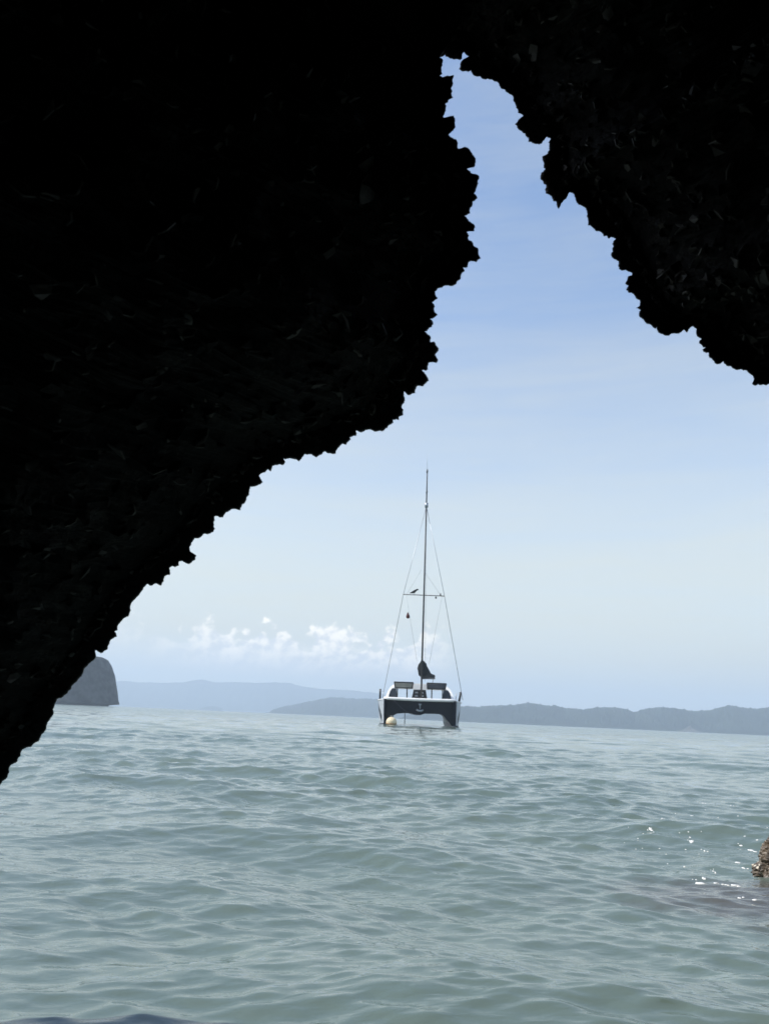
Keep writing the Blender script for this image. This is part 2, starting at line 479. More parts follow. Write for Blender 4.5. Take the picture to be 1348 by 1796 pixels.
def rock_sheet(name, px, Yf, side, top_ext, at_end, mat, label, offset=42, sigma=38):
    L = rough_line(px)
    S, nrm, u, s = smooth_line(L, sigma)
    S2 = S + nrm * offset
    S2 = np.stack([np.interp(s, u, S2[:, k]) for k in (0, 1)], -1)

    def put(pp):
        o = np.zeros((len(pp), 3))
        for i, (a, b) in enumerate(pp):
            o[i] = P(a, b, Yf(b))
        return o
    E, I = put(L), put(S2)
    # roof: both sheets run on past each other overhead
    ext = np.array(top_ext, float)
    tt = np.linspace(0, len(ext) - 1, 60)
    ext = np.stack([np.interp(tt, np.arange(len(ext)), ext[:, k]) for k in range(3)], -1)
    if at_end:
        ext = ext + (E[-1] - ext[0])[None] * np.linspace(1, 0, 60)[:, None] ** 2
        E, I = np.concatenate([E, ext[1:]]), np.concatenate([I, ext[1:]])
    else:
        ext = ext + (E[0] - ext[0])[None] * np.linspace(1, 0, 60)[:, None] ** 2
        E, I = np.concatenate([ext[:0:-1], E]), np.concatenate([ext[:0:-1], I])
    D = np.array((side * (1.35 if side < 0 else 0.95), -1.0, 0.12))
    Dout = np.array((side * 1.0, -0.20 if side < 0 else 0.1, 0.55))
    cam = np.array(CAM)
    tocam = cam - E
    tocam /= np.linalg.norm(tocam, axis=1)[:, None]
    bs = np.concatenate([[0, .004, .008, .012, .016, .021, .026, .032], np.arange(.04, 1.9, .022), np.linspace(1.95, 8, 26)])
    rows = []
    for b in bs:
        k = min(1.0, b / 0.07)
        ray_part = tocam * min(b, 0.010)
        run = max(0.0, b - 0.045)
        w = np.clip((b - 0.004) / 0.040, 0, 1)
        w = w * w * (3 - 2 * w)
        rows.append(E * (1 - w) + I * w + ray_part + D[None] * run)
    inner = np.array(rows)
    bo = np.array([.006, .015, .03, .05, .08, .12, .18, .26, .36, .5, .7, 1, 1.4, 2, 2.8, 4, 6, 9, 13, 18])
    rows = []
    for b in bo[::-1]:
        w = np.clip((b - 0.006) / 0.10, 0, 1)
        w = w * w * (3 - 2 * w)
        rows.append(E * (1 - w) + I * w - tocam * min(b, 0.03) + Dout[None] * max(0, b - 0.05))
    outer = np.array(rows)
    V = np.concatenate([outer, inner])
    depth = np.concatenate([bo[::-1], bs])[:, None]
    nin = len(bo)
    # rugged relief: ledges, knobs and sharp shell edges, growing away from the rim
    ampl = np.clip((depth - 0.03) / 0.22, 0, 1)
    q = V.copy()
    big = fbm(q * 1.7 + 3, 3)
    mid = fbm(q * 7.0 + 11, 4, 0.55, ridge=True)
    fin = fbm(q * 34.0 + 5, 3, 0.6, ridge=True)
    dsp = 0.10 * big * np.clip(depth / 0.8, 0, 1) + 0.055 * mid + 0.024 * fin
    dv = np.array((-side * 0.75, 0.30, -0.55))
    far = np.clip(depth / 3.0, 1, 6)
    V = V + (dsp * ampl * far)[..., None] * dv
    jit = np.stack([fbm(q * 22 + 40 * c, 2) for c in range(3)], -1)
    V = V + jit * (0.013 * np.clip((depth - 0.03) / 0.12, 0, 1))[..., None]
    o = grid_obj(name, V, mat, smooth=False)
    tag(o, label, 'rock', kind='structure')
    # sharp broken oyster shells crusting the rock, grown into the same mesh
    inn = V[nin:]
    on = [i for i in range(len(L)) if -40 < L[i][0] < 1390 and -40 < L[i][1] < 1420]
    if not at_end:
        on = [i + 59 for i in on]
    bm = bmesh.new()
    bm.from_mesh(o.data)
    for _ in range(2600):
        k = 7 + int((len(bs) - 42) * random.random() ** 1.9)
        c = Vector(inn[k, random.choice(on)])
        size = random.uniform(0.005, 0.012) if bs[k] < 0.05 else random.uniform(0.006, 0.020)
        n = Vector((random.gauss(0, 1), random.gauss(-0.3, 1), random.gauss(0, 1))).normalized()
        u = n.orthogonal().normalized()
        w = n.cross(u)
        m_ = random.choice((5, 6, 7))
        a0, el = random.uniform(0, 6.28), random.uniform(0.35, 0.9)
        top, bot = [], []
        for i in range(m_):
            a = a0 + 2 * math.pi * i / m_
            r_ = size * random.uniform(0.6, 1.15)
            q_ = c + u * (r_ * math.cos(a)) + w * (r_ * el * math.sin(a)) + n * (0.35 * r_ * math.cos(a) ** 2)
            top.append(bm.verts.new(q_))
            bot.append(bm.verts.new(q_ - n * 0.0022))
        fs = [bm.faces.new(top), bm.faces.new(bot[::-1])]
        for i in range(m_):
            fs.append(bm.faces.new((top[i], bot[i], bot[(i + 1) % m_], top[(i + 1) % m_])))
        if random.random() < 0.55:
            for f_ in fs:
                f_.material_index = 1
    bm.to_mesh(o.data)
    bm.free()
    o.data.materials.append(SHELL)
    return o, inn


def rock_material():
    m = bpy.data.materials.new('cave_limestone')
    m.use_nodes = True
    t = NT(m.node_tree)
    b = m.node_tree.nodes['Principled BSDF']
    tc = t.n('ShaderNodeTexCoord').outputs['Object']
    f = t.noise(tc, 5.0, 8, 0.65)
    g = t.noise(tc, 40.0, 4, 0.6)
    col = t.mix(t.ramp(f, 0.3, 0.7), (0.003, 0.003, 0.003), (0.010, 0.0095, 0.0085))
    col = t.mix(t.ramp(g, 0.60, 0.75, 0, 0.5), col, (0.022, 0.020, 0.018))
    # pale oyster shell and calcite edges, their faint glints painted into the colour
    shell_glint = t.noise(tc, 16.0, 9, 0.72, 0.6)
    shell_glint = t.m('SUBTRACT', 1.0, t.m('MULTIPLY', t.m('ABSOLUTE', t.m('SUBTRACT', shell_glint, 0.5)), 30.0), clamp=True)
    shell_glint = t.m('MULTIPLY', shell_glint, t.ramp(t.noise(tc, 6.0, 6, 0.7), 0.44, 0.64))
    col = t.mix(shell_glint, col, (0.06, 0.057, 0.052))
    t.l(col, b.inputs['Base Color'])
    b.inputs['Roughness'].default_value = 0.45
    b.inputs['Specular IOR Level'].default_value = 0.16
    bn = t.n('ShaderNodeBump')
    bn.inputs['Strength'].default_value = 0.7
    bn.inputs['Distance'].default_value = 0.01
    t.l(t.noise(tc, 60.0, 6, 0.65), bn.inputs['Height'])
    t.l(bn.outputs[0], b.inputs['Normal'])
    return m


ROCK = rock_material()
SHELL = material('oyster_shell', (0.075, 0.070, 0.062), 0.5, 0.0, 0.4, 0.6, 30.0)
# depth of the rim (metres ahead) as a function of picture height: higher = farther out
YL = lambda y: 1.12 + 0.31 * min(1.0, max(0.0, (y - 600) / 780))
YR = lambda y: 1.18
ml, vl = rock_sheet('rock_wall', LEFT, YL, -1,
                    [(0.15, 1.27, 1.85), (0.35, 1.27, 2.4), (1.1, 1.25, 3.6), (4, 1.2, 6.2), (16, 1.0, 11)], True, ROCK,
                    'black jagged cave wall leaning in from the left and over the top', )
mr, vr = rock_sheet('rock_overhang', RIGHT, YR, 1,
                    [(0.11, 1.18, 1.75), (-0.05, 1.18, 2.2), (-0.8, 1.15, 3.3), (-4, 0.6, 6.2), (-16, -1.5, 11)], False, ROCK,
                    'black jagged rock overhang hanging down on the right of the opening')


def cave_back():
    A, Bz = np.meshgrid(np.linspace(-22, 22, 90), np.linspace(-0.6, 20, 50))
    q = np.stack([A, np.full_like(A, -6.2), Bz], -1)
    q[..., 1] += 1.2 * fbm(q * 0.4, 4)
    o = grid_obj('cave_back_wall', q, ROCK, smooth=False)
    tag(o, 'dark rock wall closing the cave behind the viewer', 'rock', kind='structure')


cave_back()


# ------------------------------------------------------------------ far land
def land_material(name, c1, c2, scale):
    m = bpy.data.materials.new(name)
    m.use_nodes = True
    t = NT(m.node_tree)
    b = m.node_tree.nodes['Principled BSDF']
    tc = t.n('ShaderNodeTexCoord').outputs['Object']
    t.l(t.mix(t.ramp(t.noise(tc, scale, 6, 0.6), 0.35, 0.65), c1, c2), b.inputs['Base Color'])
    b.inputs['Roughness'].default_value = 0.95
    b.inputs['Specular IOR Level'].default_value = 0.1
    return m


FOREST = land_material('hill_forest', (0.012, 0.020, 0.016), (0.026, 0.038, 0.026), 0.02)
CLIFF = land_material('cliff_limestone', (0.003, 0.006, 0.006), (0.050, 0.052, 0.050), 0.22)
PALE = land_material('pale_rock', (0.07, 0.072, 0.068), (0.11, 0.11, 0.10), 0.05)


def ridge(name, line, Y, label, tree=0.0, depth=0.09, seed=0.0):
    line = np.array(line, float)
    n = int((line[-1, 0] - line[0, 0]) / 0.9)
    xs = np.linspace(line[0, 0], line[-1, 0], n)
    ys = np.interp(xs, line[:, 0], line[:, 1])
    k = np.exp(-0.5 * (np.arange(-8, 9) / 3.2) ** 2)
    k /= k.sum()
    ys = np.convolve(np.pad(ys, 8, 'edge'), k, 'valid')
    crest = np.array([P(a, b, Y) for a, b in zip(xs, ys)])
    m = Y / F
    crest[:, 2] += m * 0.9 * fbm(np.stack([xs * 0.11, xs * 0 + seed, xs * 0], -1), 3)
    hz = np.maximum(crest[:, 2], 0.4)
    rows = []
    prof = [(-1.0, -0.02), (-0.96, 0.05), (-0.86, 0.16), (-0.7, 0.36), (-0.5, 0.60), (-0.3, 0.80), (-0.12, 0.95), (0, 1.0), (0.2, 0.9), (0.5, 0.6), (1.0, -0.02)]
    fine = np.linspace(0, len(prof) - 1, 34)
    pr = np.stack([np.interp(fine, np.arange(len(prof)), [p[c] for p in prof]) for c in (0, 1)], -1)
    for py, pz in pr:
        v = crest.copy()
        v[:, 1] = Y + py * depth * Y
        v[:, 0] = crest[:, 0] * (v[:, 1] / Y)
        spur = fbm(np.stack([v[:, 0] / m / 26, v[:, 1] / m / 60, v[:, 0] * 0 + seed], -1), 4)
        v[:, 2] = hz * np.clip(pz + 0.20 * spur * max(0, pz) * (1 - max(0, pz)) * 3, -0.02, 1.0) - 0.6 * (pz < 0)
        if tree and pz > 0.15:                          # tree crowns, different on every row
            v[:, 2] += m * tree * 1.6 * np.clip(vnoise(np.stack([xs * 0.42, xs * 0 + 17.0 * py, xs * 0 + seed], -1)) - 0.15, 0, 1)
        rows.append(v)
    o = grid_obj(name, np.array(rows), FOREST)
    tag(o, label, 'hills', kind='structure')
    return o


ridge('hills', [(-60, 1205), (60, 1198), (195, 1196), (215, 1194), (250, 1197), (290, 1197), (320, 1197), (340, 1193), (355, 1191.5), (375, 1197), (410, 1196), (450, 1198), (480, 1196.5), (510, 1198), (525, 1203), (560, 1208), (600, 1210), (640, 1213), (670, 1217), (720, 1226), (800, 1240), (880, 1266)],
      4700, 'palest and farthest long blue ridge behind the left half of the water', seed=1.0)
ridge('hills', [(466, 1252), (480, 1244), (500, 1239), (520, 1235), (545, 1230), (570, 1225), (580, 1222.5), (600, 1224), (630, 1226), (660, 1226), (700, 1229), (740, 1236), (790, 1250), (830, 1268)],
      2500, 'mid blue wooded headland just left of the catamaran', tree=0.9, seed=4.0)
ridge('hills', [(700, 1262), (730, 1250), (760, 1242), (815, 1239), (840, 1240), (870, 1238), (900, 1236.5), (926, 1233), (950, 1236), (976, 1239), (1000, 1243), (1023, 1245), (1038, 1241), (1066, 1240.5), (1096, 1243), (1113, 1250), (1133, 1242.5), (1159, 1241), (1189, 1243), (1216, 1247.5), (1239, 1246.5), (1262, 1241), (1282, 1237), (1299, 1241.5), (1329, 1243), (1348, 1240), (1400, 1238), (1500, 1246), (1620, 1262), (1700, 1290)],
      1750, 'low blue wooded hills along the horizon right of the catamaran', tree=1.6, seed=9.0)


def mound(name, cx, halfw, hpx, base_y, Y, prof, mat, label, cat, seed, rough=0.05):
    base = P(cx, base_y, Y)
    s = Y / F
    ang = np.linspace(0, 2 * math.pi, 90, endpoint=False)
    fine = np.linspace(0, len(prof) - 1, 44)
    pr = np.stack([np.interp(fine, np.arange(len(prof)), [p[c] for p in prof]) for c in (0, 1)], -1)
    V = np.zeros((len(pr), 90, 3))
    for i, (rr, zz) in enumerate(pr):
        n = fbm(np.stack([np.cos(ang) * 3, np.sin(ang) * 3, ang * 0 + zz * 1.2 + seed], -1), 4, 0.55)
        rad = halfw * s * rr * (1 + rough * n)
        V[i, :, 0] = rad * np.cos(ang)
        V[i, :, 1] = rad * np.sin(ang) * 0.9
        V[i, :, 2] = hpx * s * (zz + rough * 0.5 * n * (zz > 0.3))
    o = grid_obj(name, V, mat, wrap=True, smooth=True)
    o.location = (base.x, Y, 0)
    tag(o, label, cat, kind='structure')
    return o


mound('island', 116, 88, 81, 1234, 540, [(0.0, 1.03), (0.3, 1.02), (0.56, 1.0), (0.66, 0.95), (0.75, 0.81), (0.84, 0.60), (0.92, 0.34), (0.97, 0.14), (1.0, 0.055), (0.985, 0.045), (0.80, 0.02), (0.78, -0.02)],
      CLIFF, 'steep dark limestone island showing beside the left cave wall', 'island', 2.0, 0.035)
mound('island', 372, 20, 6.5, 1247, 3600, [(0.0, 1.0), (0.3, 0.98), (0.6, 0.75), (0.85, 0.4), (1.0, 0.1), (1.02, -0.1)],
      FOREST, 'tiny flat pale islet before the farthest ridge', 'island', 5.0, 0.2)
mound('rock_islet', 1209, 17, 10, 1284, 1500, [(0.0, 1.0), (0.15, 0.9), (0.4, 0.55), (0.7, 0.25), (1.0, 0.05), (1.02, -0.1)],
      PALE, 'small pale pointed rock below the right hand hills', 'islet', 6.0, 0.25)


# ------------------------------------------------------------------ catamaran
BY = 66.0                                              # distance of its bows
M_SILVER = material('silver_topside', (0.42, 0.45, 0.48), 0.35, 0.0, 0.5, 0.05, 1.5)
M_NAVY = material('navy_paint', (0.005, 0.008, 0.014), 0.35, 0.0, 0.5, 0.15, 1.0)
M_WHITE = material('white_gelcoat', (0.80, 0.80, 0.78), 0.35, 0.0, 0.5, 0.03, 2.0)
M_GLASS = material('tinted_glass', (0.05, 0.06, 0.075), 0.12, 0.0, 0.6, 0.05, 1.0)
M_BLACK = material('black_frame', (0.012, 0.014, 0.016), 0.4, 0.0, 0.5, 0.1, 3.0)
M_MAST = material('carbon_mast', (0.022, 0.025, 0.028), 0.45, 0.0, 0.4, 0.1, 2.0)
M_COVER = material('charcoal_canvas', (0.022, 0.026, 0.028), 0.9, 0.0, 0.2, 0.25, 2.5, 0.4, 6.0)
M_FLAG = material('faded_red_cloth', (0.10, 0.035, 0.030), 0.9, 0.0, 0.2, 0.2, 4.0)
M_STEEL = material('stainless_wire', (0.34, 0.37, 0.40), 0.4, 0.6, 0.5, 0.05, 3.0)
M_ROPE = material('grey_rope', (0.06, 0.06, 0.07), 0.9, 0.0, 0.2, 0.1, 10.0)
M_GREYP = material('grey_panel', (0.16, 0.18, 0.17), 0.5, 0.0, 0.4, 0.1, 2.0)
M_BUOY = material('buoy_plastic', (0.70, 0.60, 0.40), 0.5, 0.0, 0.4, 0.10, 2.0)
M_BROWN = material('buoy_brown', (0.30, 0.16, 0.07), 0.7, 0.0, 0.3, 0.2, 4.0)

bow_c = P(735.7, 1269, BY)
boat = bpy.data.objects.new('catamaran', None)
C.objects.link(boat)
boat.location = (bow_c.x, BY, 0)
boat.rotation_euler = (0, R(-0.45), R(-2.3))
tag(boat, 'navy and white sailing catamaran moored bow on with bare mast', 'catamaran')


def tube(bm, pts, r, seg=8, r1=None):
    pts = [Vector(p) for p in pts]
    rings = []
    for i, p in enumerate(pts):
        d = (pts[min(i + 1, len(pts) - 1)] - pts[max(i - 1, 0)]).normalized()
        a = d.orthogonal().normalized() if i == 0 else (a - d * a.dot(d)).normalized()
        b = d.cross(a)
        rad = r if r1 is None else r + (r1 - r) * i / (len(pts) - 1)
        rings.append([bm.verts.new(p + (a * math.cos(2 * math.pi * j / seg) + b * math.sin(2 * math.pi * j / seg)) * rad) for j in range(seg)])
    for u, v in zip(rings[:-1], rings[1:]):
        for j in range(seg):
            bm.faces.new((u[j], u[(j + 1) % seg], v[(j + 1) % seg], v[j]))
    bm.faces.new(rings[0][::-1])
    bm.faces.new(rings[-1])


def tube_obj(name, pts, r, mat, parent, seg=8, r1=None):
    bm = bmesh.new()
    tube(bm, pts, r, seg, r1)
    return bm_obj(name, bm, mat, parent, True)


def prism(bm, outline, axis_from, axis_to, tf=None):
    """outline in (x,z), extruded along y"""
    a = [bm.verts.new((x, axis_from, z)) for x, z in outline]
    b = [bm.verts.new((x, axis_to, z)) for x, z in outline]
    n = len(outline)
    for i in range(n):
        bm.faces.new((a[i], a[(i + 1) % n], b[(i + 1) % n], b[i]))
    bm.faces.new(a[::-1])
    bm.faces.new(b)


def prism_obj(name, outline, y0, y1, mat, parent, bevel=0.0):
    bm = bmesh.new()
    prism(bm, outline, y0, y1)
    bmesh.ops.recalc_face_normals(bm, faces=bm.faces)
    if bevel:
        bmesh.ops.bevel(bm, geom=list(bm.edges), offset=bevel, segments=2, affect='EDGES', clamp_overlap=True)
    return bm_obj(name, bm, mat, parent)


def hull(side):
    """one slim hull; x centre 2.95 at the stem"""
    st = [(0.0, 0.03, 0.02), (0.15, 0.10, 0.05), (0.6, 0.22, 0.13), (1.5, 0.40, 0.27), (3, 0.60, 0.44), (5, 0.74, 0.55), (7.5, 0.78, 0.58), (10, 0.74, 0.55), (11.6, 0.66, 0.48)]
    zz = [(-0.35, 0.55), (0.0, 0.85), (0.35, 1.0), (0.9, 1.0), (1.5, 1.0), (1.9, 1.0), (2.08, 0.97)]
    V = []
    for y, wd, ww in st:
        ring = []
        for z, f in zz:
            k = z / 2.08
            w = (ww + (wd - ww) * max(0, k)) * f
            ring.append((2.95 * side + w, y - (0.10 * k if y < 1 else 0), z))
        for z, f in zz[::-1]:
            k = z / 2.08
            w = (ww + (wd - ww) * max(0, k)) * f
            ring.append((2.95 * side - w, y - (0.10 * k if y < 1 else 0), z))
        V.append(ring)
    n = len(V[0])
    verts = [p for r_ in V for p in r_]
    faces = []
    for i in range(len(V) - 1):
        for j in range(n):
            faces.append((i * n + j, i * n + (j + 1) % n, (i + 1) * n + (j + 1) % n, (i + 1) * n + j))
    faces.append(tuple(range(n))[::-1])
    faces.append(tuple(range((len(V) - 1) * n, len(V) * n)))
    o = mesh_obj('hull', verts, faces, [M_SILVER, M_NAVY], boat, False)
    for pl in o.data.polygons:
        if (pl.center.x - 2.95 * side) * side < -0.002 or pl.center.y < 0.1:
            pl.material_index = 1
    # rubbing strake along the sheer and dark slanting flash on the outer side
    bm = bmesh.new()
    tube(bm, [(2.95 * side + side * (wd + 0.01), y, 2.04) for y, wd, ww in st[1:]], 0.05, 6)
    bm_obj('rubbing_strake', bm, M_WHITE, o, True)
    bm = bmesh.new()
    pts = []
    for y, z0, z1 in ((1.0, 0.25, 0.75), (2.2, 0.55, 1.25), (3.4, 0.9, 1.65), (4.6, 1.2, 1.85), (6.0, 1.45, 1.9)):
        pr = []
        for z in (z0, z1):
            wd = np.interp(y, [s_[0] for s_ in st], [s_[1] for s_ in st])
            ww = np.interp(y, [s_[0] for s_ in st], [s_[2] for s_ in st])
            pr.append(bm.verts.new((2.95 * side + side * (ww + (wd - ww) * z / 2.08 + 0.012), y, z)))
        pts.append(pr)
    for a, b in zip(pts[:-1], pts[1:]):
        bm.faces.new((a[0], a[1], b[1], b[0]))
    r_ = bmesh.ops.solidify(bm, geom=list(bm.faces), thickness=0.006)
    bm_obj('hull_stripe', bm, M_NAVY, o)
    # boot top at the waterline
    bm = bmesh.new()
    tube(bm, [(2.95 * side + side * (ww * 0.9 + 0.02), y, 0.06) for y, wd, ww in st[1:]], 0.06, 6)
    bm_obj('boot_stripe', bm, M_BLACK, o, True)
    return o


for sd in (-1, 1):
    hull(sd)

# dark bridgedeck front with an arch over the tunnel
arch = [(-2.98, 2.02), (-2.98, 0.10), (-2.72, 0.10), (-2.55, 0.42), (-2.30, 0.72), (-1.95, 0.92), (-1.4, 0.99), (-0.7, 1.00), (-0.35, 0.86), (0.1, 0.88), (0.4, 1.0), (1.0, 1.02), (1.7, 1.02), (1.95, 0.9), (2.2, 0.60), (2.45, 0.36), (2.62, 0.10), (2.98, 0.10), (2.98, 2.02)]
prism_obj('bridgedeck', arch, 0.45, 3.4, M_NAVY, boat)
# white deck edge / cross beam in front, slightly bowed
bm = bmesh.new()
for a, b in (((-3.02, 0.32, 2.12), (3.02, 0.32, 2.12)),):
    tube(bm, [(-3.05 + 6.1 * i / 12, 0.30 - 0.12 * math.sin(math.pi * i / 12), 2.13 - 0.03 * math.sin(math.pi * i / 12)) for i in range(13)], 0.13, 10)
bm_obj('crossbeam', bm, M_WHITE, boat, True)
# deck behind it
prism_obj('deck', [(-3.7, 2.08), (-3.7, 1.98), (3.7, 1.98), (3.7, 2.08)], 3.45, 11.4, M_WHITE, boat, 0.03)
prism_obj('foredeck', [(-2.85, 2.20), (-2.95, 2.06), (2.95, 2.06), (2.85, 2.20)], 0.50, 3.43, M_WHITE, boat, 0.02)

# cabin: coachroof sides, pillars and roof left open to look through
Y0, Y1 = 2.6, 7.2


def cabin_side(side):
    bm = bmesh.new()
    # white curved shoulder that frames the windscreen, swept aft
    prof_o = [(3.02, 2.21), (2.92, 2.45), (2.78, 2.85), (2.62, 3.15), (2.40, 3.36), (2.15, 3.46), (1.95, 3.48)]
    prof_i = [(2.74, 2.21), (2.70, 2.45), (2.60, 2.80), (2.46, 3.02), (2.28, 3.14), (2.08, 3.17), (1.95, 3.17)]
    out = [(side * x, z) for x, z in prof_o] + [(side * x, z) for x, z in prof_i[::-1]]
    prism(bm, out, Y0, Y1)
    for v in bm.verts:                                  # raked aft as it rises
        if v.co.y < Y0 + 0.01:
            v.co.y += (v.co.z - 2.21) * 0.75 - 0.3
    o = bm_obj('cabin_side', bm, M_WHITE, boat)
    # raked side window of the front
    win = [(2.70, 2.25), (2.68, 2.47), (2.58, 2.82), (2.44, 3.03), (2.05, 3.06), (1.98, 2.25)]
    prism_obj('side_window', [(side * x, z) for x, z in win], Y0 + 0.05, Y0 + 0.09, M_GLASS, o)


for sd in (-1, 1):
    cabin_side(sd)
prism_obj('cabin_roof', [(-1.95, 3.47), (-1.0, 3.53), (1.0, 3.53), (1.95, 3.47), (1.95, 3.17), (-1.95, 3.17)], Y0 + 0.25, Y1, M_WHITE, boat, 0.03)
prism_obj('centre_panel', [(-0.55, 3.44), (0.55, 3.44), (0.62, 3.02), (-0.62, 3.02)], Y0 - 0.02, Y0 + 0.22, M_WHITE, boat, 0.03)
for x in (-1.96, -1.12, 1.02, 1.96):
    prism_obj('window_pillar', [(x - 0.05, 2.21), (x + 0.05, 2.21), (x + 0.05, 3.16), (x - 0.05, 3.16)], Y0 + 0.01, Y0 + 0.12, M_BLACK, boat)
# dark instrument console in the middle of the open front
con = prism_obj('console', [(-0.72, 2.21), (-0.55, 3.0), (0.50, 3.0), (0.66, 2.21)], Y0 + 0.03, Y0 + 0.6, M_BLACK, boat, 0.02)
for x in (-0.30, 0.18):
    for z in (2.42, 2.70):
        prism_obj('console_vent', [(x - 0.14, z), (x + 0.14, z), (x + 0.12, z + 0.12), (x - 0.12, z + 0.12)], Y0 - 0.03, Y0 + 0.029, M_STEEL, con)


def hatch(x0, x1, pane, parent):
    """front window hinged up under the roof edge: frame and pane"""
    yA, yB = Y0 - 0.75, Y0 - 0.02
    zA, zB = 3.55, 3.12
    bm = bmesh.new()
    t = 0.06
    for (a, b) in (((x0, yA, zA), (x1, yA, zA)), ((x0 + 0.06, yB, zB), (x1 - 0.06, yB, zB)), ((x0, yA, zA), (x0 + 0.06, yB, zB)), ((x1, yA, zA), (x1 - 0.06, yB, zB))):
        tube(bm, [a, b], t, 6)
    f = bm_obj('roof_hatch', bm, M_BLACK, parent)
    mesh_obj('hatch_pane', [(x0 + .04, yA, zA - .02), (x1 - .04, yA, zA - .02), (x1 - .08, yB, zB), (x0 + .08, yB, zB),
                            (x0 + .04, yA + .02, zA + .01), (x1 - .04, yA + .02, zA + .01), (x1 - .08, yB + .02, zB + .03), (x0 + .08, yB + .02, zB + .03)],
             [(0, 1, 2, 3), (7, 6, 5, 4), (0, 4, 5, 1), (1, 5, 6, 2), (2, 6, 7, 3), (3, 7, 4, 0)], pane, f)


hatch(-2.22, -0.62, M_GREYP, boat)
hatch(0.60, 2.22, M_GLASS, boat)

# mast and rigging, heights read against the photograph
MY = 1.9                                               # mast position aft of the bows


def bz(px, py, y):                                     # picture position to boat coordinates at y aft of the bows
    p = P(px, py, BY + y)
    M = Matrix.Translation(boat.location) @ boat.rotation_euler.to_matrix().to_4x4()
    return M.inverted() @ p


base, hound, top, tip = bz(738, 1229, MY), bz(747.5, 886, MY), bz(749, 823, MY), bz(748.5, 796, MY)
base.z = 2.19
tube_obj('mast', [base, base.lerp(hound, 0.5), hound], 0.085, M_MAST, boat, 10, 0.062)
tube_obj('topmast', [hound, top], 0.06, M_MAST, boat, 8, 0.045)
tube_obj('antenna', [top, tip], 0.014, M_STEEL, boat, 6, 0.008)
bm = bmesh.new()
tube(bm, [hound + Vector((0, 0, -0.22)), hound + Vector((0, 0, 0.2))], 0.16, 10)
bm_obj('mast_band', bm, M_STEEL, boat, True)
for (dx, q) in ((0, 0.35), (0, 0.93)):
    bm = bmesh.new()
    p = hound.lerp(top, q)
    tube(bm, [p + Vector((-0.02, 0, -0.1)), p + Vector((0.02, 0, 0.12))], 0.08, 8)
    bm_obj('mast_fitting', bm, M_MAST, boat, True)
sl_, sr_ = bz(707, 1042.5, MY), bz(779, 1045.5, MY)
tube_obj('spreader', [sl_, sr_], 0.035, M_MAST, boat)
cl, cr = bz(671, 1222, 5.0), bz(811, 1228, 5.0)
h0 = hound + Vector((0, 0, -0.1))
for a, b, c in ((h0, sl_, cl), (h0, sr_, cr)):
    tube_obj('shroud', [a, b, c], 0.024, M_STEEL, boat, 6)
for a, b in ((sl_ + Vector((0.3, 0, 0)), bz(738, 1000, MY)), (sr_ + Vector((-0.3, 0, 0)), bz(742, 1000, MY)),
             (sl_ + Vector((0.25, 0, 0)), bz(731, 1160, 3.0)), (sr_ + Vector((-0.2, 0, 0)), bz(752, 1165, 3.0)),
             (hound, bz(745, 1195, 5.0))):
    tube_obj('stay', [a, b], 0.012, M_STEEL, boat, 5)
p = bz(764, 1048, MY)
tube_obj('spreader_light', [p + Vector((0, -0.03, 0.08)), p + Vector((0, -0.03, -0.1))], 0.06, M_BLACK, boat, 8, 0.08)
p = bz(772, 1045, MY)
tube_obj('spreader_light', [p, p + Vector((0, 0, 0.22))], 0.075, M_BLACK, boat, 8, 0.04)
# small dark pennant hanging from its halyard under the spreader
p = bz(715, 1080, MY + 0.4)
bm = bmesh.new()
for k, (w, z) in enumerate(((0.03, 0.30), (0.09, 0.15), (0.16, -0.05), (0.15, -0.18), (0.06, -0.24))):
    for j in range(8):
        a = 2 * math.pi * j / 8
        bm.verts.new((p.x + w * math.cos(a) + 0.05 * -z, p.y + 0.6 * w * math.sin(a), p.z + z))
bm.verts.ensure_lookup_table()
for k in range(4):
    for j in range(8):
        bm.faces.new([bm.verts[i] for i in (k * 8 + j, k * 8 + (j + 1) % 8, (k + 1) * 8 + (j + 1) % 8, (k + 1) * 8 + j)])
bm.faces.new([bm.verts[i] for i in range(8)])
bm.faces.new([bm.verts[i] for i in range(32, 40)])
bm_obj('pennant', bm, M_FLAG, boat, True)

# boom with the flaked sail under a dark cover, swung a little to the right
secs = []
aft = Vector((0.26, 1, 0)).normalized()
o0 = bz(739, 1188, MY + 0.25)
shape = [(0.0, 0.62, 1.45), (0.08, 0.80, 1.52), (0.8, 0.84, 1.35), (1.7, 0.66, 0.92), (2.6, 0.50, 0.55), (3.6, 0.42, 0.36), (4.6, 0.36, 0.30), (4.7, 0.2, 0.2)]
V = []
for d, w, h in shape:
    c = o0 + aft * d + Vector((0, 0, 0.05 * d))
    for j in range(14):
        a = 2 * math.pi * j / 14
        wx = w * 0.5 * math.cos(a) * (1 - 0.42 * max(0, math.sin(a)))
        hz = h * (0.5 + 0.5 * math.sin(a))
        V.append((c.x + wx + 0.04 * math.sin(9 * a + d), c.y, c.z + hz))
Fc = []
for i in range(len(shape) - 1):
    for j in range(14):
        Fc.append((i * 14 + j, i * 14 + (j + 1) % 14, (i + 1) * 14 + (j + 1) % 14, (i + 1) * 14 + j))
Fc += [tuple(range(14))[::-1], tuple(range((len(shape) - 1) * 14, len(shape) * 14))]
mesh_obj('sail_cover', V, Fc, M_COVER, boat, True)
e = o0 + aft * 5.0
tube_obj('boom', [o0 + Vector((0, 0, -0.06)), e + Vector((0, 0, 0.2))], 0.09, M_MAST, boat)
tube_obj('mainsheet', [e + Vector((-0.1, -0.2, 0.15)), (e.x - 0.2, e.y, 3.52)], 0.02, M_ROPE, boat, 6)

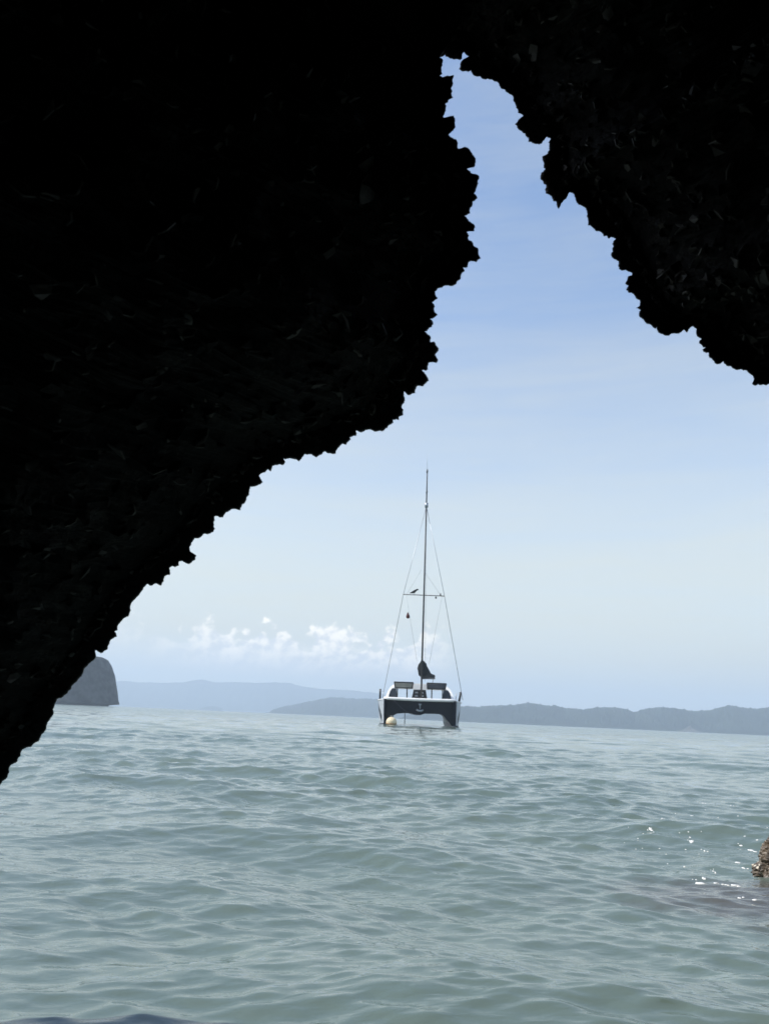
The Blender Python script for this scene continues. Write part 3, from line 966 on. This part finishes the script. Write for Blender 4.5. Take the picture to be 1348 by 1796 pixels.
# stanchions and fenders standing at the quarters
for x, y, z, h, r_ in ((-3.58, 6.5, 2.12, 0.98, 0.09), (3.62, 6.5, 2.12, 0.95, 0.10), (3.18, 3.5, 2.10, 0.72, 0.03), (-3.2, 3.5, 2.10, 0.7, 0.025)):
    tube_obj('stanchion', [(x, y, z), (x + (0.10 if x > 3.5 else 0), y, z + h * 0.5), (x + (0.16 if x > 3.5 else 0), y, z + h)], r_, M_BLACK if r_ > 0.05 else M_STEEL, boat)
for sd in (-1, 1):
    tube_obj('guard_wire', [(sd * 3.18, 3.5, 2.75), (sd * 3.62, 6.5, 2.95)], 0.012, M_STEEL, boat, 5)
# anchor at the middle of the bridgedeck and the slack mooring bridle
bm = bmesh.new()
tube(bm, [(0.0, 0.36, 1.75), (0.0, 0.30, 1.35)], 0.045, 8)
tube(bm, [(-0.28, 0.36, 1.28), (-0.1, 0.28, 1.20), (0.1, 0.28, 1.20), (0.28, 0.36, 1.28)], 0.085, 8)
bm_obj('anchor', bm, M_STEEL, boat, True)
tube_obj('anchor_roller', [(-0.12, 0.30, 1.72), (0.12, 0.30, 1.72)], 0.07, M_STEEL, boat)
bm = bmesh.new()
tube(bm, [(-2.2 + 2.2 * t_, 0.16 + 0.1 * t_, 1.98 - 1.1 * t_ - 0.35 * math.sin(math.pi * t_)) for t_ in np.linspace(0, 1, 14)], 0.03, 6)
bm_obj('bridle_rope', bm, M_ROPE, boat, True)
tube_obj('bow_step', [(-1.25, 0.7, 0.98), (-1.25, 0.7, 0.12)], 0.035, M_STEEL, boat)

# mooring buoy in front of the left bow
bp = P(686, 1268, 64.3)
bm = bmesh.new()
bmesh.ops.create_uvsphere(bm, u_segments=28, v_segments=18, radius=0.43)
for v in bm.verts:
    v.co.z = v.co.z * 0.95
buoy = bm_obj('mooring_buoy', bm, M_BUOY, None, True)
buoy.location = (bp.x, 64.3, 0.20)
tag(buoy, 'round cream mooring buoy floating at the left bow of the catamaran', 'buoy')
bm = bmesh.new()
tube(bm, [(0.42 * math.cos(a), 0.42 * math.sin(a), -0.12) for a in np.linspace(0, 2 * math.pi, 29)], 0.035, 6)
bm_obj('waterline_band', bm, M_BROWN, buoy, True)  # brown ring low on the buoy
tube_obj('mooring_eye', [(0.09 * math.cos(a), 0, 0.42 + 0.09 * math.sin(a)) for a in np.linspace(0, 2 * math.pi, 13)], 0.022, M_STEEL, buoy, 6)

# bird resting on the left half of the spreader
bp = P(726, 1040.5, BY + MY)
bird_bm = bmesh.new()
body = [(-0.42, 0.02, 0.015), (-0.30, 0.05, 0.05), (-0.16, 0.10, 0.10), (0.0, 0.17, 0.145), (0.12, 0.24, 0.13), (0.20, 0.32, 0.085), (0.26, 0.36, 0.09), (0.32, 0.36, 0.05), (0.40, 0.35, 0.012)]
rings = []
for x, z, r_ in body:
    rings.append([bird_bm.verts.new((x, r_ * 0.85 * math.cos(2 * math.pi * j / 10), z + r_ * math.sin(2 * math.pi * j / 10))) for j in range(10)])
for u_, v_ in zip(rings[:-1], rings[1:]):
    for j in range(10):
        bird_bm.faces.new((u_[j], u_[(j + 1) % 10], v_[(j + 1) % 10], v_[j]))
bird_bm.faces.new(rings[0][::-1])
bird_bm.faces.new(rings[-1])
for y in (-0.04, 0.04):
    tube(bird_bm, [(0.02, y, 0.06), (0.03, y, -0.06)], 0.014, 5)
bird = bm_obj('bird', bird_bm, M_COVER, None, True)
bird.location = (bp.x, BY + MY, bp.z - 0.02)
tag(bird, 'dark bird perched on the left arm of the mast spreader', 'bird')


# ------------------------------------------------------------------ sea rock and foam at the right
def sea_rock():
    m = bpy.data.materials.new('barnacle_rock')
    m.use_nodes = True
    t = NT(m.node_tree)
    b = m.node_tree.nodes['Principled BSDF']
    tc = t.n('ShaderNodeTexCoord').outputs['Object']
    vo = t.n('ShaderNodeTexVoronoi')
    vo.inputs['Scale'].default_value = 55
    t.l(tc, vo.inputs['Vector'])
    c = t.mix(t.ramp(t.noise(tc, 18, 5, 0.6), 0.35, 0.65), (0.026, 0.021, 0.015), (0.13, 0.10, 0.07))
    shell = t.m('MULTIPLY', t.ramp(vo.outputs['Distance'], 0.42, 0.22), t.ramp(t.noise(tc, 26, 3, 0.5), 0.46, 0.56))
    t.l(t.mix(shell, c, (0.58, 0.52, 0.42)), b.inputs['Base Color'])
    b.inputs['Roughness'].default_value = 0.5
    bm = bmesh.new()
    bmesh.ops.create_icosphere(bm, subdivisions=6, radius=1.0)
    co = np.array([v.co for v in bm.verts])
    n1 = fbm(co * 1.6 + 4, 3)
    n2 = fbm(co * 6 + 9, 4, 0.6, ridge=True)
    for v, a, b2 in zip(bm.verts, n1, n2):
        v.co = v.co * (1 + 0.22 * a + 0.13 * b2)
        v.co.x *= 0.15
        v.co.y *= 0.12
        k = max(0.0, -v.co.z)                           # the foot spreads out below the water
        v.co.x *= 1 + 0.7 * k
        v.co.y *= 1 + 0.7 * k
        v.co.z *= 0.110 * (1 + 0.9 * k)
    o = bm_obj('sea_rock', bm, m)
    p = P(1328, 1508, 3.0)
    o.location = (p.x + 0.205, 3.05, 0.048)
    tag(o, 'small brown barnacled rock breaking the water at the right edge', 'rock')


sea_rock()


def foam():
    m = material('sea_foam', (0.80, 0.82, 0.82), 0.6, 0, 0.3, 0.05, 30)
    spots = [(1120, 1443, 5), (1140, 1451, 7), (1180, 1450, 5), (1211, 1457, 6), (1226, 1455, 9), (1248, 1457, 5), (1213, 1433, 3), (1263, 1452, 4), (1287, 1451, 4), (1297, 1450, 5), (1303, 1458, 11), (1331, 1446, 6), (1237, 1428, 6), (1282, 1429, 4),
             (1298, 1476, 5), (1316, 1480, 8), (1290, 1478, 7), (1302, 1521, 5), (1323, 1524, 5), (1333, 1523, 3), (1321, 1537, 9), (1226, 1541, 8), (1234, 1546, 5), (1254, 1549, 5), (1273, 1552, 5), (1289, 1553, 6), (1322, 1579, 10), (1296, 1575, 6), (1250, 1530, 5), (1170, 1518, 3), (1161, 1437, 6), (1234, 1484, 4)]
    for k in range(40):
        x = random.uniform(1090, 1348)
        spots.append((x, random.gauss(1455, 14), random.uniform(1.2, 2.6)))
    bm = bmesh.new()
    for px, py, w in spots:
        d = ray(px, py)
        z = 0.0
        for _ in range(4):
            p = CAM + d * ((z - CAM.z) / d.z)
            z = float(surface(np.array([p.x]), np.array([p.y]))[0])
        s = p.y / F * w * 0.55
        for j in range(random.choice((2, 3, 4, 5)) if w > 3 else 1):
            ox, oy = random.gauss(0, 0.9) * s * (j > 0), random.gauss(0, 1.6) * s * (j > 0)
            k = random.uniform(0.45, 1.0) if j == 0 else random.uniform(0.15, 0.6)
            n, a0, st = 14, random.uniform(0, 6.28), random.uniform(1.0, 2.2)
            lo, hi = [], []
            for i in range(n):
                a = 2 * math.pi * i / n
                rr = s * k * (1 + 0.55 * noise.noise(Vector((1.6 * math.cos(a), 1.6 * math.sin(a), px + 3.7 * j))))
                x_, y_ = p.x + ox + st * rr * math.cos(a), p.y + oy + 1.2 * rr * math.sin(a)
                lo.append((x_, y_))
            hi = [(p.x + ox + 0.7 * (q_[0] - p.x - ox), p.y + oy + 0.7 * (q_[1] - p.y - oy)) for q_ in lo]
            zl = surface(np.array([q_[0] for q_ in lo + hi]), np.array([q_[1] for q_ in lo + hi]))
            lo = [bm.verts.new((q_[0], q_[1], zz - 0.0015)) for q_, zz in zip(lo, zl[:n])]
            hi = [bm.verts.new((q_[0], q_[1], zz + 0.0015)) for q_, zz in zip(hi, zl[n:])]
            for i in range(n):
                bm.faces.new((lo[i], lo[(i + 1) % n], hi[(i + 1) % n], hi[i]))
            bm.faces.new(hi)
    o = bm_obj('foam', bm, m, None, True)
    tag(o, 'white flecks of foam drifting on the water beside the small rock', 'foam', kind='stuff')


foam()


# ------------------------------------------------------------------ haze
def haze():
    m = bpy.data.materials.new('haze_air')
    m.use_nodes = True
    nt = m.node_tree
    nt.nodes.clear()
    out = nt.nodes.new('ShaderNodeOutputMaterial')
    v = nt.nodes.new('ShaderNodeVolumePrincipled')
    v.inputs['Color'].default_value = (0.69, 0.81, 0.955, 1)
    v.inputs['Density'].default_value = 0.00042
    v.inputs['Anisotropy'].default_value = 0.1
    nt.links.new(v.outputs[0], out.inputs['Volume'])
    x, y0, y1, z0, z1 = 6300, -6300, 6300, -3.0, 270
    V = [(-x, y0, z0), (x, y0, z0), (x, y1, z0), (-x, y1, z0), (-x, y0, z1), (x, y0, z1), (x, y1, z1), (-x, y1, z1)]
    Fq = [(3, 2, 1, 0), (4, 5, 6, 7), (0, 1, 5, 4), (1, 2, 6, 5), (2, 3, 7, 6), (3, 0, 4, 7)]
    o = mesh_obj('haze', V, Fq, m)
    o['kind'] = 'stuff'
    tag(o, 'pale blue sea haze lying over the distant hills', 'haze')


haze()
